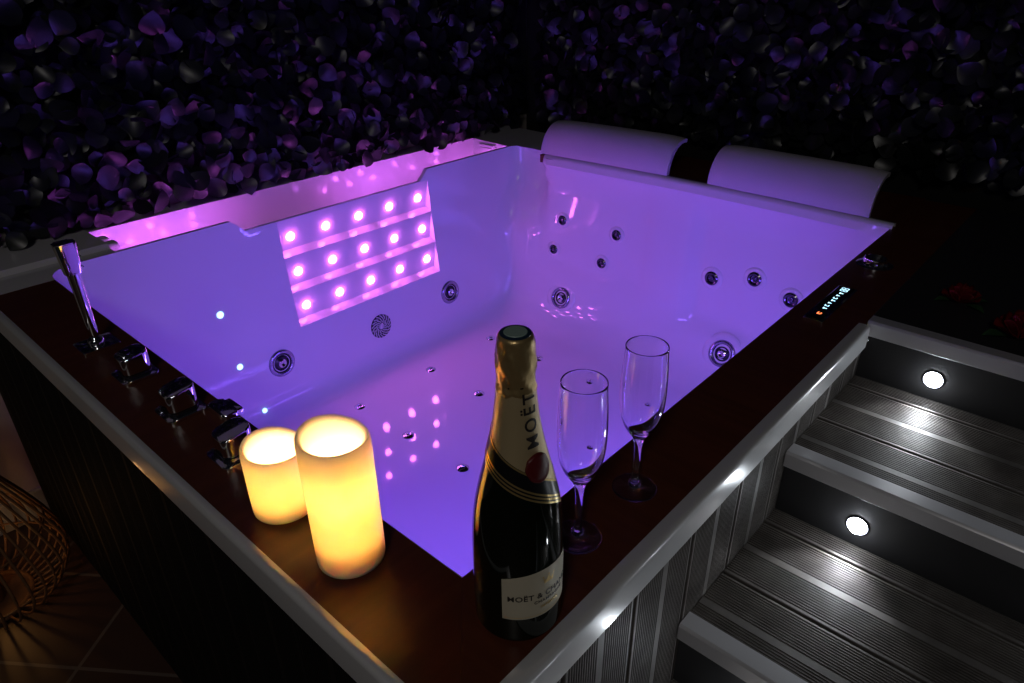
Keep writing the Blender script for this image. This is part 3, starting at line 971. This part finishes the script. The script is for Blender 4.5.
# ------------------------------------------------------------------ rattan lantern on the floor at the left
LX, LY = -.325, 1.275
lan = empty('rattan_lantern', (LX, LY, -RIM)); tag(lan, 'onion-shaped rattan cane lantern glowing warm on the tiled floor', 'lantern')
prof = [(.088, .010), (.145, .030), (.175, .072), (.182, .115), (.170, .165), (.142, .235), (.108, .310), (.078, .390), (.052, .480)]
cp = cat_prof(prof, 4)
for k in range(36):
    a = 2 * PI * k / 36
    bm = bmesh.new(); tube(bm, [(r * cos(a), r * sin(a), z) for r, z in cp], .0032, 6)
    bm_obj('cane', bm, M['cane'], lan, smooth=True)
for r, z, t in ((.088, .008, .007), (.179, .085, .0025), (.162, .190, .0025), (.052, .482, .008)):
    bm = bmesh.new(); tube(bm, [((r - .004) * cos(2 * PI * k / 48), (r - .004) * sin(2 * PI * k / 48), z) for k in range(48)], t, 8, closed=True)
    bm_obj('hoop', bm, M['cane'], lan, smooth=True)
bm = bmesh.new(); lathe(bm, [(0, .002), (.088, .002), (.088, .008), (0, .008)], 32); bm_obj('base_disc', bm, M['cane'], lan)
bm = bmesh.new(); lathe(bm, [(0, .008), (.030, .008), (.030, .080), (.025, .084), (0, .082)], 32); bm_obj('candle_cup', bm, M['cane'], lan, smooth=True, sharp=40)
bm = bmesh.new(); lathe(bm, [(0, .083), (.012, .085), (.017, .100), (.012, .122), (.004, .140), (0, .146)], 24); bm_obj('glowing_bulb', bm, M['bulb'], lan, smooth=True)
pt = point('lantern_light', (0, 0, .17), .06, (1, .48, .16), .02); pt.parent = lan

# ------------------------------------------------------------------ leafy hedge panels
def leaf_template(kind):
    """rounded leaf, about unit length, slightly cupped"""
    pts = []
    n = 7
    for i in range(n + 1):
        f = i / n
        w = .46 * sin(PI * f ** .8) ** .75 if 0 < f < 1 else 0.02
        z = .10 * sin(PI * f) * (1 if kind else -1)
        pts.append(((f, w, z + .08 * w), (f, 0, z - .03), (f, -w, z + .08 * w)))
    return pts
def hedge(name, label, x0, x1, z0, z1, place, n, backing, thick=.10):
    vs, fs = [], []
    rnd = random.Random(name + label)
    T = [leaf_template(0), leaf_template(1)]
    nx = int((x1 - x0) / .036); nz = int((z1 - z0) / .036)
    for layer in range(2):
        for i in range(nx):
            for j in range(nz):
                u = x0 + (i + rnd.random() + .0) * (x1 - x0) / nx; w = z0 + (j + rnd.random()) * (z1 - z0) / nz
                d = .025 + layer * .028 + rnd.random() * .040
                L = rnd.uniform(.036, .068)
                # leaf frame: mostly facing outwards, tipped at random, pointing mostly down/outwards
                nrm = Vector((rnd.gauss(0, .55), rnd.gauss(0, .6) + .25, 1.0)).normalized()
                ang = rnd.uniform(0, 2 * PI)
                t = Vector((cos(ang), sin(ang), 0)); t = (t - nrm * t.dot(nrm)).normalized(); b = nrm.cross(t)
                tm = T[rnd.random() < .5]; base = len(vs)
                for row in tm:
                    for (a, c, e) in row:
                        q = (t * (a - .5) + b * c + nrm * e) * L
                        vs.append(place(u + q.x, w + q.y, max(.004, d + q.z)))
                m = len(tm)
                for r in range(m - 1):
                    for c in range(2):
                        k = base + r * 3 + c
                        fs.append((k, k + 1, k + 4, k + 3))
    root = mesh_obj(name, vs, fs, M['leaf'], None, smooth=True)
    tag(root, label, 'hedge', None, 'stuff')
    return root
BKY = 1.512
hedge('artificial_hedge', 'dark leafy hedge panel behind the glowing trough, catching violet light', -1.25, 1.72, .022, .86, lambda u, w, d: (u, BKY - d, w), 0, None)
hedge('artificial_hedge', 'dark leafy hedge panel behind the two headrest pillows', -.90, 1.40, .045, .86, lambda u, w, d: (1.855 - d, u, w), 0, None)
bm = bmesh.new(); box(bm, (-1.3, BKY, .03), (1.85, 1.519, .95))
tag(bm_obj('trim_1', bm, M['hedge_back']), kind='structure')

# ------------------------------------------------------------------ lights
def area(name, loc, direction, size, e, col, size_y=None):
    d = bpy.data.lights.new(name, 'AREA'); d.energy = e; d.color = col; d.size = size
    if size_y: d.shape = 'RECTANGLE'; d.size_y = size_y
    o = bpy.data.objects.new(name, d); o.location = loc
    o.rotation_euler = Vector(direction).to_track_quat('-Z', 'Y').to_euler(); link(o); return o
VIO = (.205, .10, 1.0)
area('underwater_lamp_light', (.022, .55, -.30), (1, 0, -.1), .05, 4.2, VIO, .8)
area('underwater_lamp_light', (.70, .022, -.30), (0, 1, -.1), .8, 3.6, VIO, .05)
for x, e in ((.22, .10), (.34, .10), (.46, .06), (.80, .02), (.95, .08), (1.05, .08), (1.20, .05), (1.40, .05)):
    point('trough_glow', (x, TY0 + .045, -.055), e * 1.6, (.62, .12, 1), .008)
for (nx, y, z) in LS:
    d = bpy.data.lights.new('step_spot', 'SPOT'); d.energy = 1.8; d.color = (.90, .95, 1); d.spot_size = math.radians(98); d.spot_blend = .5; d.shadow_soft_size = .009
    o = bpy.data.objects.new('step_spot', d); o.location = (nx - .006, y, z); o.rotation_euler = Vector((-1, 0, -.36)).to_track_quat('-Z', 'Y').to_euler(); link(o)
# dim unseen fill, added to brighten trim and hedge, far off to the left, behind the photographer
point('room_fill', (-1.6, -1.0, 1.75), 22.0, (1, .95, .90), .25)

w = bpy.data.worlds.new('night'); SC.world = w; w.use_nodes = True
w.node_tree.nodes['Background'].inputs[0].default_value = (.5, .55, .75, 1)
w.node_tree.nodes['Background'].inputs[1].default_value = .006

# ------------------------------------------------------------------ camera
pitch, yaw, roll, f = .4989, .7376, -.0125, .6968
F = Vector((cos(pitch) * cos(yaw), cos(pitch) * sin(yaw), -sin(pitch)))
R = Vector((sin(yaw), -cos(yaw), 0)); U = R.cross(F)
R2 = R * cos(roll) + U * sin(roll); U2 = -R * sin(roll) + U * cos(roll)
cd = bpy.data.cameras.new('camera'); cam = bpy.data.objects.new('camera', cd); link(cam)
cd.sensor_width = 36; cd.sensor_fit = 'HORIZONTAL'; cd.lens = f * 1000 / 1024 * 36; cd.clip_start = .01
m3 = Matrix((R2, U2, -F)).transposed()
cam.matrix_world = Matrix.Translation(CAMP) @ m3.to_4x4()
SC.camera = cam
SC.view_settings.view_transform = 'Standard'; SC.view_settings.look = 'None'
SC.view_settings.exposure = 0; SC.view_settings.gamma = 1; SC.view_settings.use_curve_mapping = False
